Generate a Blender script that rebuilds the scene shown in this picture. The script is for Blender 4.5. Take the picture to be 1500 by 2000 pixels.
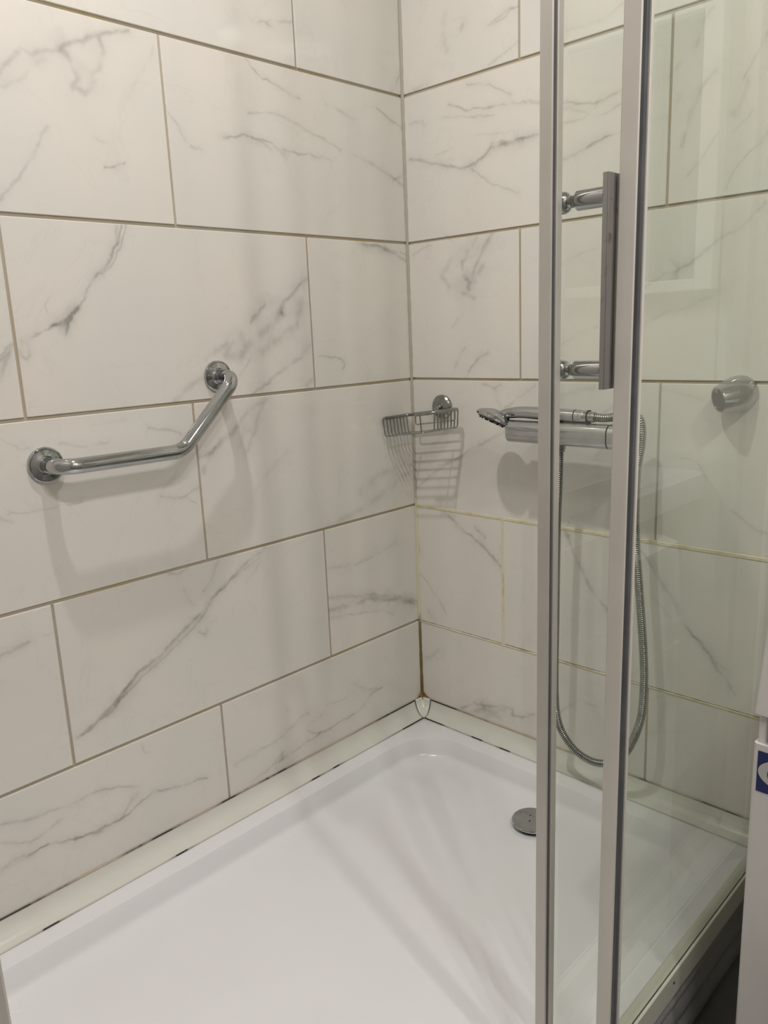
import bpy, math, random
from mathutils import Vector, Matrix
random.seed(7)
sc = bpy.context.scene
for o in list(bpy.data.objects): bpy.data.objects.remove(o)
COL = sc.collection

# ------------------------------------------------------------------ camera
ZC = 0.98                                    # height of the tile joint used as reference
F, CX, CY, CZ = 1547.34, 1.2468, -1.3802, 0.1071 + ZC
YAW, PIT, ROL = -0.77613, -0.222225, -0.042469
D = Vector((math.cos(PIT)*math.sin(YAW), math.cos(PIT)*math.cos(YAW), math.sin(PIT)))
R0 = Vector((math.cos(YAW), -math.sin(YAW), 0)); U0 = R0.cross(D)
RV = R0*math.cos(ROL) + U0*math.sin(ROL); UV = -R0*math.sin(ROL) + U0*math.cos(ROL)
CAM = Vector((CX, CY, CZ))
cd = bpy.data.cameras.new('camera'); cam = bpy.data.objects.new('camera', cd); COL.objects.link(cam)
cd.sensor_fit = 'VERTICAL'; cd.sensor_height = 36.0; cd.lens = 36.0*F/2000.0; cd.clip_start = 0.02
m = Matrix((RV, UV, -D)).transposed().to_4x4(); m.translation = CAM; cam.matrix_world = m
sc.camera = cam

def hit(px, py, axis, val):
    """photo pixel (1500x2000) -> point on a wall plane"""
    v = D + (px-750)/F*RV - (py-1000)/F*UV
    return CAM + v*((val-CAM[axis])/v[axis])

# ------------------------------------------------------------------ world, exposure
w = bpy.data.worlds.new('world'); sc.world = w; w.use_nodes = True
w.node_tree.nodes['Background'].inputs[0].default_value = (0.9, 0.95, 1.0, 1)
w.node_tree.nodes['Background'].inputs[1].default_value = 0.05
sc.view_settings.view_transform = 'Standard'; sc.view_settings.look = 'None'
sc.view_settings.gamma = 1.0; sc.view_settings.use_curve_mapping = False
sc.view_settings.exposure = 0.0
LAMP_COL = (1.0, 0.958, 0.935)
CEIL = ZC + 1.40
LAMPS = [('shower', (0.42, -0.88), 10.2, 0.024), ('room', (1.83, -0.93), 9.6, 0.028)]
SPOTS = [(1.69, -1.11), (1.66, -1.20), (1.63, -1.29)]; SPOT_W = 3.9

# ------------------------------------------------------------------ materials
def newmat(name):
    m = bpy.data.materials.new(name); m.use_nodes = True
    nt = m.node_tree; b = nt.nodes['Principled BSDF']
    return m, nt, b
def mat(name, col, rough=0.4, metal=0.0, spec=0.5, noise=None, bump=None, coat=0.0):
    m, nt, b = newmat(name)
    b.inputs['Base Color'].default_value = (*col, 1); b.inputs['Roughness'].default_value = rough
    b.inputs['Metallic'].default_value = metal; b.inputs['Specular IOR Level'].default_value = spec
    b.inputs['Coat Weight'].default_value = coat
    tc = nt.nodes.new('ShaderNodeTexCoord')
    if noise:
        col2, scale, lo, hi = noise
        n = nt.nodes.new('ShaderNodeTexNoise'); n.inputs['Scale'].default_value = scale; n.inputs['Detail'].default_value = 4
        nt.links.new(tc.outputs['Object'], n.inputs['Vector'])
        r = nt.nodes.new('ShaderNodeMapRange'); r.inputs[1].default_value = lo; r.inputs[2].default_value = hi
        nt.links.new(n.outputs['Fac'], r.inputs[0])
        mx = nt.nodes.new('ShaderNodeMix'); mx.data_type = 'RGBA'
        mx.inputs[6].default_value = (*col, 1); mx.inputs[7].default_value = (*col2, 1)
        nt.links.new(r.outputs[0], mx.inputs[0]); nt.links.new(mx.outputs[2], b.inputs['Base Color'])
    if bump:
        scale, strength, dist = bump
        n = nt.nodes.new('ShaderNodeTexNoise'); n.inputs['Scale'].default_value = scale; n.inputs['Detail'].default_value = 3
        nt.links.new(tc.outputs['Object'], n.inputs['Vector'])
        bp = nt.nodes.new('ShaderNodeBump'); bp.inputs['Strength'].default_value = strength; bp.inputs['Distance'].default_value = dist
        nt.links.new(n.outputs['Fac'], bp.inputs['Height']); nt.links.new(bp.outputs[0], b.inputs['Normal'])
    return m

CHROME = mat('chrome', (0.49, 0.50, 0.51), 0.06, 1.0, noise=((0.43, 0.44, 0.45), 30, 0.45, 0.7))
CHROME_DULL = mat('dull_chrome', (0.36, 0.37, 0.36), 0.22, 1.0, noise=((0.28, 0.28, 0.26), 60, 0.4, 0.7))
CHROME_BAR = mat('worn_chrome', (0.46, 0.46, 0.47), 0.12, 1.0, noise=((0.30, 0.26, 0.21), 55, 0.62, 0.74))
ALU = mat('satin_aluminium', (0.60, 0.575, 0.53), 0.38, 0.35, noise=((0.56, 0.535, 0.49), 12, 0.4, 0.7))
ALU_PALE = mat('pale_aluminium', (0.74, 0.71, 0.65), 0.40, 0.15, noise=((0.70, 0.67, 0.61), 12, 0.4, 0.7))
RUBBER = mat('dark_seal', (0.075, 0.08, 0.085), 0.45, noise=((0.10, 0.105, 0.11), 25, 0.4, 0.7))
GROUT = mat('taupe_grout', (0.46, 0.405, 0.325), 0.85, noise=((0.45, 0.365, 0.21), 5.0, 0.47, 0.66), bump=(220, 0.4, 0.001))
CREAM_GROUT = mat('cream_grout', (0.72, 0.66, 0.50), 0.8, noise=((0.62, 0.54, 0.31), 28, 0.48, 0.62), bump=(160, 0.6, 0.002))
TRAY = mat('white_acrylic', (0.79, 0.785, 0.80), 0.20, noise=((0.77, 0.765, 0.775), 5, 0.4, 0.7))
CERAMIC = mat('cream_ceramic', (0.68, 0.68, 0.62), 0.22, noise=((0.66, 0.655, 0.58), 16, 0.45, 0.75))
PAINT = mat('painted_wall', (0.50, 0.48, 0.45), 0.6, noise=((0.47, 0.45, 0.42), 3, 0.4, 0.7))
CEILM = mat('ceiling_paint', (0.80, 0.79, 0.76), 0.75, noise=((0.77, 0.76, 0.73), 3, 0.4, 0.7))
FLOORM = mat('grey_vinyl', (0.20, 0.20, 0.195), 0.45, noise=((0.16, 0.16, 0.155), 9, 0.4, 0.7))
PLINTH = mat('grey_plastic', (0.26, 0.26, 0.255), 0.4, noise=((0.22, 0.22, 0.215), 8, 0.4, 0.7))
WHITEP = mat('white_plastic', (0.72, 0.69, 0.68), 0.38, noise=((0.70, 0.67, 0.655), 6, 0.4, 0.7))
BLUE = mat('navy_print', (0.012, 0.018, 0.11), 0.4, noise=((0.014, 0.02, 0.13), 40, 0.4, 0.7))
PALE = mat('pale_print', (0.52, 0.52, 0.50), 0.4, noise=((0.50, 0.50, 0.48), 40, 0.4, 0.7))
DARK = mat('dark_hollow', (0.01, 0.012, 0.015), 0.4, spec=0.1, noise=((0.013, 0.014, 0.018), 40, 0.4, 0.7))
MIRROR = mat('mirror', (0.75, 0.77, 0.76), 0.02, 1.0, noise=((0.74, 0.76, 0.75), 3, 0.4, 0.7))
DOORM = mat('door_paint', (0.20, 0.19, 0.18), 0.5, noise=((0.18, 0.17, 0.16), 4, 0.4, 0.7))

def glass_mat():
    """thin clear pane: straight-through transmission with a Fresnel reflection"""
    m, nt, b = newmat('clear_glass'); nt.nodes.remove(b)
    out = nt.nodes['Material Output']
    t = nt.nodes.new('ShaderNodeBsdfTransparent'); t.inputs[0].default_value = (0.95, 0.965, 0.945, 1)
    g = nt.nodes.new('ShaderNodeBsdfGlossy'); g.inputs['Roughness'].default_value = 0.0; g.inputs[0].default_value = (1, 1, 1, 1)
    fr = nt.nodes.new('ShaderNodeFresnel'); fr.inputs[0].default_value = 1.5
    geo = nt.nodes.new('ShaderNodeNewGeometry')
    # the back face of each pane is the same air-glass boundary: use the front-facing normal only
    mul = nt.nodes.new('ShaderNodeMath'); mul.operation = 'MULTIPLY'
    inv = nt.nodes.new('ShaderNodeMath'); inv.operation = 'SUBTRACT'; inv.inputs[0].default_value = 1.0
    nt.links.new(geo.outputs['Backfacing'], inv.inputs[1])
    nt.links.new(fr.outputs[0], mul.inputs[0]); nt.links.new(inv.outputs[0], mul.inputs[1])
    mx = nt.nodes.new('ShaderNodeMixShader'); nt.links.new(mul.outputs[0], mx.inputs[0])
    nt.links.new(t.outputs[0], mx.inputs[1]); nt.links.new(g.outputs[0], mx.inputs[2]); nt.links.new(mx.outputs[0], out.inputs[0])
    return m
GLASS = glass_mat()

# --- vein node groups: distance to a line piece, and its soft falloff
def make_seg():
    g = bpy.data.node_groups.new('line_distance', 'ShaderNodeTree')
    for n, t in (('P', 'NodeSocketVector'), ('A', 'NodeSocketVector'), ('BA', 'NodeSocketVector'), ('Inv', 'NodeSocketFloat')):
        g.interface.new_socket(n, in_out='INPUT', socket_type=t)
    g.interface.new_socket('Distance', in_out='OUTPUT', socket_type='NodeSocketFloat')
    N = g.nodes; L = g.links.new; i = N.new('NodeGroupInput'); o = N.new('NodeGroupOutput')
    def vm(op, a, b):
        n = N.new('ShaderNodeVectorMath'); n.operation = op; L(a, n.inputs[0]); L(b, n.inputs[1]); return n
    pa = vm('SUBTRACT', i.outputs['P'], i.outputs['A'])
    dt = vm('DOT_PRODUCT', pa.outputs[0], i.outputs['BA'])
    h = N.new('ShaderNodeMath'); h.operation = 'MULTIPLY'; h.use_clamp = True
    L(dt.outputs['Value'], h.inputs[0]); L(i.outputs['Inv'], h.inputs[1])
    s = N.new('ShaderNodeVectorMath'); s.operation = 'SCALE'; L(i.outputs['BA'], s.inputs[0]); L(h.outputs[0], s.inputs['Scale'])
    q = vm('SUBTRACT', pa.outputs[0], s.outputs[0])
    ln = N.new('ShaderNodeVectorMath'); ln.operation = 'LENGTH'; L(q.outputs[0], ln.inputs[0]); L(ln.outputs['Value'], o.inputs[0])
    return g
def make_fall():
    g = bpy.data.node_groups.new('vein_falloff', 'ShaderNodeTree')
    for n in ('D', 'W', 'Strength', 'N1', 'N2'): g.interface.new_socket(n, in_out='INPUT', socket_type='NodeSocketFloat')
    g.interface.new_socket('Fac', in_out='OUTPUT', socket_type='NodeSocketFloat')
    N = g.nodes; L = g.links.new; i = N.new('NodeGroupInput'); o = N.new('NodeGroupOutput')
    def mm(op, a, b=None, c=None):
        n = N.new('ShaderNodeMath'); n.operation = op
        for k, v in enumerate((a, b, c)):
            if v is None: continue
            if isinstance(v, (int, float)): n.inputs[k].default_value = v
            else: L(v, n.inputs[k])
        return n.outputs[0]
    x = mm('DIVIDE', i.outputs['D'], i.outputs['W']); x2 = mm('MULTIPLY', x, x)
    core = mm('EXPONENT', mm('MULTIPLY', x2, -1.0)); halo = mm('EXPONENT', mm('MULTIPLY', x2, -0.05))
    a = mm('MULTIPLY', mm('MULTIPLY', core, i.outputs['N1']), 0.95)
    b = mm('MULTIPLY', mm('MULTIPLY', halo, i.outputs['N2']), 0.30)
    L(mm('MULTIPLY', mm('ADD', a, b), i.outputs['Strength']), o.inputs[0])
    return g
SEG, FALL = make_seg(), make_fall()

def vein_nodes(nt, veins, mask, seed, warp=(0.012, 0.0045)):
    """veins: list of ([local points], width m, strength); returns a 0..1 factor socket"""
    N = nt.nodes; L = nt.links.new
    tc = N.new('ShaderNodeTexCoord')
    mk = N.new('ShaderNodeVectorMath'); mk.operation = 'MULTIPLY'; L(tc.outputs['Object'], mk.inputs[0]); mk.inputs[1].default_value = mask
    of = N.new('ShaderNodeVectorMath'); of.operation = 'ADD'; L(mk.outputs[0], of.inputs[0]); of.inputs[1].default_value = (seed*1.37, seed*2.11, seed*0.73)
    P = mk.outputs[0]
    for sc_, amp in ((14, warp[0]), (70, warp[1])):
        n = N.new('ShaderNodeTexNoise'); n.inputs['Scale'].default_value = sc_; n.inputs['Detail'].default_value = 2; L(of.outputs[0], n.inputs['Vector'])
        s = N.new('ShaderNodeVectorMath'); s.operation = 'SUBTRACT'; L(n.outputs['Color'], s.inputs[0]); s.inputs[1].default_value = (0.5, 0.5, 0.5)
        k = N.new('ShaderNodeVectorMath'); k.operation = 'MULTIPLY'; L(s.outputs[0], k.inputs[0]); k.inputs[1].default_value = tuple(amp*2*x for x in mask)
        a = N.new('ShaderNodeVectorMath'); a.operation = 'ADD'; L(P, a.inputs[0]); L(k.outputs[0], a.inputs[1]); P = a.outputs[0]
    def nz(scale, lo, hi, detail=3):
        n = N.new('ShaderNodeTexNoise'); n.inputs['Scale'].default_value = scale; n.inputs['Detail'].default_value = detail; L(of.outputs[0], n.inputs['Vector'])
        r = N.new('ShaderNodeMapRange'); r.inputs[1].default_value = lo; r.inputs[2].default_value = hi; L(n.outputs['Fac'], r.inputs[0]); return r.outputs[0]
    n1 = nz(34, 0.30, 0.62); n2 = nz(26, 0.32, 0.66, 5)
    tot = None
    for pts, wd, st in veins:
        dist = None
        for A, B in zip(pts, pts[1:]):
            A = Vector(A); BA = Vector(B)-A
            g = N.new('ShaderNodeGroup'); g.node_tree = SEG; L(P, g.inputs['P'])
            g.inputs['A'].default_value = A; g.inputs['BA'].default_value = BA; g.inputs['Inv'].default_value = 1/max(BA.length_squared, 1e-8)
            if dist is None: dist = g.outputs[0]
            else:
                mn = N.new('ShaderNodeMath'); mn.operation = 'MINIMUM'; L(dist, mn.inputs[0]); L(g.outputs[0], mn.inputs[1]); dist = mn.outputs[0]
        f = N.new('ShaderNodeGroup'); f.node_tree = FALL; L(dist, f.inputs['D']); f.inputs['W'].default_value = wd; f.inputs['Strength'].default_value = st
        L(n1, f.inputs['N1']); L(n2, f.inputs['N2'])
        if tot is None: tot = f.outputs[0]
        else:
            ad = N.new('ShaderNodeMath'); ad.operation = 'ADD'; L(tot, ad.inputs[0]); L(f.outputs[0], ad.inputs[1]); tot = ad.outputs[0]
    return tot, of.outputs[0]

def tile_mat(name, veins, mask, seed, rough=0.07):
    m, nt, b = newmat(name); N = nt.nodes; L = nt.links.new
    tot, co = vein_nodes(nt, veins or [([(0, 9, 9), (0, 9.1, 9)], 0.002, 0.0)], mask, seed)
    n = N.new('ShaderNodeTexNoise'); n.inputs['Scale'].default_value = 4.5; n.inputs['Detail'].default_value = 3; L(co, n.inputs['Vector'])
    r = N.new('ShaderNodeMapRange'); r.inputs[1].default_value = 0.35; r.inputs[2].default_value = 0.68; L(n.outputs['Fac'], r.inputs[0])
    mx = N.new('ShaderNodeMix'); mx.data_type = 'RGBA'; L(r.outputs[0], mx.inputs[0])
    mx.inputs[6].default_value = (0.750, 0.710, 0.655, 1); mx.inputs[7].default_value = (0.705, 0.690, 0.645, 1)
    # very faint stray veining over the whole tile
    n3 = N.new('ShaderNodeTexNoise'); n3.inputs['Scale'].default_value = 5.5; n3.inputs['Detail'].default_value = 6; n3.inputs['Distortion'].default_value = 0.6
    of2 = N.new('ShaderNodeVectorMath'); of2.operation = 'ADD'; L(co, of2.inputs[0]); of2.inputs[1].default_value = (5.1, 3.3, 8.2); L(of2.outputs[0], n3.inputs['Vector'])
    ab = N.new('ShaderNodeMath'); ab.operation = 'SUBTRACT'; L(n3.outputs['Fac'], ab.inputs[0]); ab.inputs[1].default_value = 0.5
    ab2 = N.new('ShaderNodeMath'); ab2.operation = 'ABSOLUTE'; L(ab.outputs[0], ab2.inputs[0])
    r3 = N.new('ShaderNodeMapRange'); r3.inputs[1].default_value = 0.0; r3.inputs[2].default_value = 0.012; r3.inputs[3].default_value = 0.055; r3.inputs[4].default_value = 0.0; L(ab2.outputs[0], r3.inputs[0])
    sm = N.new('ShaderNodeMath'); sm.operation = 'ADD'; sm.use_clamp = True; L(tot, sm.inputs[0]); L(r3.outputs[0], sm.inputs[1])
    m2 = N.new('ShaderNodeMix'); m2.data_type = 'RGBA'; L(sm.outputs[0], m2.inputs[0]); L(mx.outputs[2], m2.inputs[6]); m2.inputs[7].default_value = (0.315, 0.30, 0.28, 1)
    L(m2.outputs[2], b.inputs['Base Color'])
    b.inputs['Roughness'].default_value = rough; b.inputs['Specular IOR Level'].default_value = 0.45
    nb = N.new('ShaderNodeTexNoise'); nb.inputs['Scale'].default_value = 5.0; nb.inputs['Detail'].default_value = 1; L(co, nb.inputs['Vector'])
    bp = N.new('ShaderNodeBump'); bp.inputs['Strength'].default_value = 0.06; bp.inputs['Distance'].default_value = 0.01; L(nb.outputs['Fac'], bp.inputs['Height']); L(bp.outputs[0], b.inputs['Normal'])
    return m

def stain_mat(name, base, base2, blobs, mask, stain=(0.025, 0.018, 0.012), n_amt=0.5, lo=0.56, hi=0.66, scale=22, extra=None):
    """sealant with dark mould marks: noise plus marks at given places"""
    m, nt, b = newmat(name); N = nt.nodes; L = nt.links.new
    tot, co = vein_nodes(nt, blobs or [([(0, 9, 9), (0, 9.1, 9)], 0.002, 0.0)], mask, 3.0, (0.003, 0.002))
    n = N.new('ShaderNodeTexNoise'); n.inputs['Scale'].default_value = scale; n.inputs['Detail'].default_value = 5; L(co, n.inputs['Vector'])
    r = N.new('ShaderNodeMapRange'); r.inputs[1].default_value = lo; r.inputs[2].default_value = hi; r.inputs[4].default_value = n_amt; L(n.outputs['Fac'], r.inputs[0])
    n2 = N.new('ShaderNodeTexNoise'); n2.inputs['Scale'].default_value = 9; L(co, n2.inputs['Vector'])
    mx = N.new('ShaderNodeMix'); mx.data_type = 'RGBA'; L(n2.outputs['Fac'], mx.inputs[0]); mx.inputs[6].default_value = (*base, 1); mx.inputs[7].default_value = (*base2, 1)
    sm = N.new('ShaderNodeMath'); sm.operation = 'ADD'; sm.use_clamp = True; L(tot, sm.inputs[0]); L(r.outputs[0], sm.inputs[1])
    m2 = N.new('ShaderNodeMix'); m2.data_type = 'RGBA'; L(sm.outputs[0], m2.inputs[0]); L(mx.outputs[2], m2.inputs[6]); m2.inputs[7].default_value = (*stain, 1)
    L(m2.outputs[2], b.inputs['Base Color']); b.inputs['Roughness'].default_value = 0.5
    return m

# ------------------------------------------------------------------ mesh helpers
def mesh_obj(name, verts, faces, material, parent=None, loc=None, smooth=False):
    """verts in world space; parent is a root Empty/mesh (or a part of one) that is never rotated"""
    off = Vector((0, 0, 0)); p = parent
    while p is not None: off += p.location; p = p.parent
    loc = Vector(loc) if loc is not None else Vector(off)
    me = bpy.data.meshes.new(name); me.from_pydata([tuple(Vector(v)-loc) for v in verts], [], faces); me.update()
    if material: me.materials.append(material)
    if smooth:
        for f in me.polygons: f.use_smooth = True
    o = bpy.data.objects.new(name, me); COL.objects.link(o)
    o.parent = parent; o.location = loc-off
    return o
def fixn(o):
    import bmesh
    bm = bmesh.new(); bm.from_mesh(o.data); bmesh.ops.recalc_face_normals(bm, faces=bm.faces); bm.to_mesh(o.data); bm.free(); return o
def autosmooth(o, deg=35):
    import bmesh
    fixn(o)
    bm = bmesh.new(); bm.from_mesh(o.data)
    for f in bm.faces: f.smooth = True
    for e in bm.edges:
        if len(e.link_faces) == 2 and e.calc_face_angle(0) > math.radians(deg): e.smooth = False
    bm.to_mesh(o.data); bm.free(); return o
def box_geo(x0, x1, y0, y1, z0, z1, bev=0.0):
    if bev <= 0:
        v = [(x, y, z) for z in (z0, z1) for y in (y0, y1) for x in (x0, x1)]
        f = [(0, 2, 3, 1), (4, 5, 7, 6), (0, 1, 5, 4), (2, 6, 7, 3), (0, 4, 6, 2), (1, 3, 7, 5)]
        return v, f
    b = bev; v = []; idx = {}
    for sx in (0, 1):
        for sy in (0, 1):
            for sz in (0, 1):
                c = Vector(((x0, x1)[sx], (y0, y1)[sy], (z0, z1)[sz])); n = Vector((1-2*sx, 1-2*sy, 1-2*sz))
                for a in range(3):
                    q = Vector(c)
                    for k in range(3):
                        if k != a: q[k] += n[k]*b
                    idx[(sx, sy, sz, a)] = len(v); v.append(tuple(q))
    f = []
    I = lambda s, a: idx[(s[0], s[1], s[2], a)]
    for a in range(3):
        for s in (0, 1):
            k, l = [(1, 2), (0, 2), (0, 1)][a]; q = []
            for p, r in ((0, 0), (1, 0), (1, 1), (0, 1)):
                t = [0, 0, 0]; t[a] = s; t[k] = p; t[l] = r; q.append(I(t, a))
            f.append(tuple(q))
    for a in range(3):
        k, l = [(1, 2), (0, 2), (0, 1)][a]
        for p in (0, 1):
            for r in (0, 1):
                t0 = [0, 0, 0]; t0[k] = p; t0[l] = r; t1 = list(t0); t1[a] = 1
                f.append((I(t0, k), I(t1, k), I(t1, l), I(t0, l)))
    for sx in (0, 1):
        for sy in (0, 1):
            for sz in (0, 1): f.append(tuple(idx[(sx, sy, sz, a)] for a in range(3)))
    return v, f
def box(name, x0, x1, y0, y1, z0, z1, material, parent=None, bev=0.0, loc=None):
    v, f = box_geo(x0, x1, y0, y1, z0, z1, bev)
    return fixn(mesh_obj(name, v, f, material, parent, loc))
def fillet(pts, rads, n=8):
    pts = [Vector(p) for p in pts]; out = [pts[0]]
    for i in range(1, len(pts)-1):
        r = rads[i-1] if isinstance(rads, (list, tuple)) else rads
        p = pts[i]; a = (pts[i-1]-p).normalized(); b = (pts[i+1]-p).normalized()
        ang = a.angle(b)
        if r <= 0 or ang > 3.1: out.append(p); continue
        t = r/math.tan(ang/2); t = min(t, 0.49*(pts[i-1]-p).length if i > 1 else 0.98*(pts[i-1]-p).length, 0.49*(pts[i+1]-p).length if i < len(pts)-2 else 0.98*(pts[i+1]-p).length); r = t*math.tan(ang/2)
        c = p+(a+b).normalized()*(r/math.sin(ang/2)); s = p+a*t-c; e = p+b*t-c; tot = s.angle(e); ax = s.cross(e).normalized()
        for k in range(n+1): out.append(c+Matrix.Rotation(tot*k/n, 3, ax) @ s)
    out.append(pts[-1]); return out
def spline(pts, n=12):
    pts = [Vector(p) for p in pts]; P = [2*pts[0]-pts[1]]+pts+[2*pts[-1]-pts[-2]]; out = []
    for i in range(1, len(P)-2):
        a, b, c, d = P[i-1:i+3]
        for k in range(n):
            t = k/n; out.append(0.5*((2*b)+(c-a)*t+(2*a-5*b+4*c-d)*t*t+(3*b-a-3*c+d)*t**3))
    out.append(pts[-1]); return out
def resample(pts, step):
    L = [0]
    for a, b in zip(pts, pts[1:]): L.append(L[-1]+(b-a).length)
    n = max(2, int(L[-1]/step)); out = []; j = 0
    for k in range(n+1):
        s = L[-1]*k/n
        while j < len(L)-2 and L[j+1] < s: j += 1
        t = (s-L[j])/max(L[j+1]-L[j], 1e-9); out.append(pts[j].lerp(pts[j+1], min(max(t, 0), 1)))
    return out
def tube_geo(path, rad, seg=14, prof=None):
    """sweep a circle (or a 2-D profile list) along a path; rad may be a list"""
    path = [Vector(p) for p in path]; n = len(path); v = []; f = []
    T = []
    for i in range(n):
        a = path[max(i-1, 0)]; b = path[min(i+1, n-1)]; T.append((b-a).normalized())
    ref = Vector((0, 0, 1)) if abs(T[0].z) < 0.9 else Vector((0, 1, 0))
    u = (ref-T[0]*ref.dot(T[0])).normalized()
    ring = prof or [(math.cos(2*math.pi*k/seg), math.sin(2*math.pi*k/seg)) for k in range(seg)]
    m = len(ring)
    for i in range(n):
        u = (u-T[i]*u.dot(T[i])).normalized(); q = T[i].cross(u)
        r = rad[i] if isinstance(rad, (list, tuple)) else rad
        for a, b in ring: v.append(tuple(path[i]+(u*a+q*b)*r))
    for i in range(n-1):
        for k in range(m):
            f.append((i*m+k, i*m+(k+1) % m, (i+1)*m+(k+1) % m, (i+1)*m+k))
    f.append(tuple(range(m))[::-1]); f.append(tuple((n-1)*m+k for k in range(m)))
    return v, f
def tube(name, path, rad, material, parent=None, seg=14, prof=None, deg=50, loc=None):
    v, f = tube_geo(path, rad, seg, prof); return autosmooth(mesh_obj(name, v, f, material, parent, loc), deg)
def lathe_geo(base, axis, prof, seg=32, a0=0.0, a1=2*math.pi):
    """prof: (radius, height along axis)"""
    base = Vector(base); ax = Vector(axis).normalized(); ref = Vector((0, 0, 1)) if abs(ax.z) < 0.9 else Vector((1, 0, 0))
    u = (ref-ax*ref.dot(ax)).normalized(); q = ax.cross(u); v = []; f = []
    full = abs(a1-a0-2*math.pi) < 1e-6; nk = seg if full else seg+1
    for r, h in prof:
        for k in range(nk):
            a = a0+(a1-a0)*k/seg; v.append(tuple(base+ax*h+(u*math.cos(a)+q*math.sin(a))*max(r, 1e-5)))
    for i in range(len(prof)-1):
        for k in range(seg if full else seg):
            k2 = (k+1) % nk if full else k+1
            f.append((i*nk+k, i*nk+k2, (i+1)*nk+k2, (i+1)*nk+k))
    if full:
        f.append(tuple(range(nk))); f.append(tuple((len(prof)-1)*nk+k for k in range(nk)))
    return v, f
def lathe(name, base, axis, prof, material, parent=None, seg=32, deg=35, loc=None):
    v, f = lathe_geo(base, axis, prof, seg); return autosmooth(mesh_obj(name, v, f, material, parent, loc), deg)
def prism(name, poly, axis, a0, a1, material, parent=None, deg=35):
    """extrude a 2-D polygon along world axis 0/1/2 (poly in the other two axes, in order)"""
    v = []; n = len(poly)
    for a in (a0, a1):
        for p, q in poly:
            c = [p, q]; c.insert(axis, a); v.append(tuple(c))
    f = [tuple(range(n)), tuple(range(n, 2*n))]+[(k, (k+1) % n, n+(k+1) % n, n+k) for k in range(n)]
    return autosmooth(mesh_obj(name, v, f, material, parent), deg)
def rrect(x0, x1, y0, y1, r, n=6):
    out = []
    for cx, cy, a in ((x1-r, y1-r, 0), (x0+r, y1-r, 90), (x0+r, y0+r, 180), (x1-r, y0+r, 270)):
        for k in range(n+1):
            t = math.radians(a+90*k/n); out.append((cx+r*math.cos(t), cy+r*math.sin(t)))
    return out
def thing(name, label, cat, loc, group=None):
    o = bpy.data.objects.new(name, None); COL.objects.link(o); o.location = loc; o.empty_display_size = 0.05
    return tag(o, label, cat, group)
def tag(o, label, cat, group=None):
    o['label'] = label; o['category'] = cat
    if group: o['group'] = group
    return o
def struct(o, label=None, cat=None):
    o['kind'] = 'structure'
    if label: o['label'] = label
    if cat: o['category'] = cat
    return o

# ------------------------------------------------------------------ room shell
RX, FY = 2.15, -2.45                       # far wall and wall behind the camera
END = -1.295                               # end wall of the shower alcove
FLOOR = struct(box('floor', -0.1, RX+0.1, FY-0.1, 0.1, -0.08, 0, FLOORM), 'dark grey vinyl bathroom floor beside the shower tray', 'floor')
struct(box('ceiling', -0.1, RX+0.1, FY-0.1, 0.1, CEIL, CEIL+0.08, CEILM), 'plain white painted bathroom ceiling with round downlights', 'ceiling')
WL = struct(box('wall_left', -0.10, -0.003, END-0.02, 0.10, 0, CEIL, GROUT, loc=(0, 0, 0)), 'marble tiled wall carrying the angled grab bar', 'wall')
WB = struct(box('wall_back', -0.10, RX+0.1, 0.003, 0.10, 0, CEIL, GROUT, loc=(0, 0, 0)), 'marble tiled wall carrying the shower valve and soap basket', 'wall')
struct(box('wall_right', RX, RX+0.1, FY, 0, 0, CEIL, PAINT), 'plain painted bathroom wall facing the shower glass', 'wall')
struct(box('wall_front', 0.86, RX, FY-0.1, FY, 0, CEIL, PAINT), 'plain painted bathroom wall with the door', 'wall')
struct(box('wall_end', -0.1, 0.872, FY-0.1, END-0.02, 0, CEIL, PAINT), 'plain solid wall closing the near end of the shower', 'wall')

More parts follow.
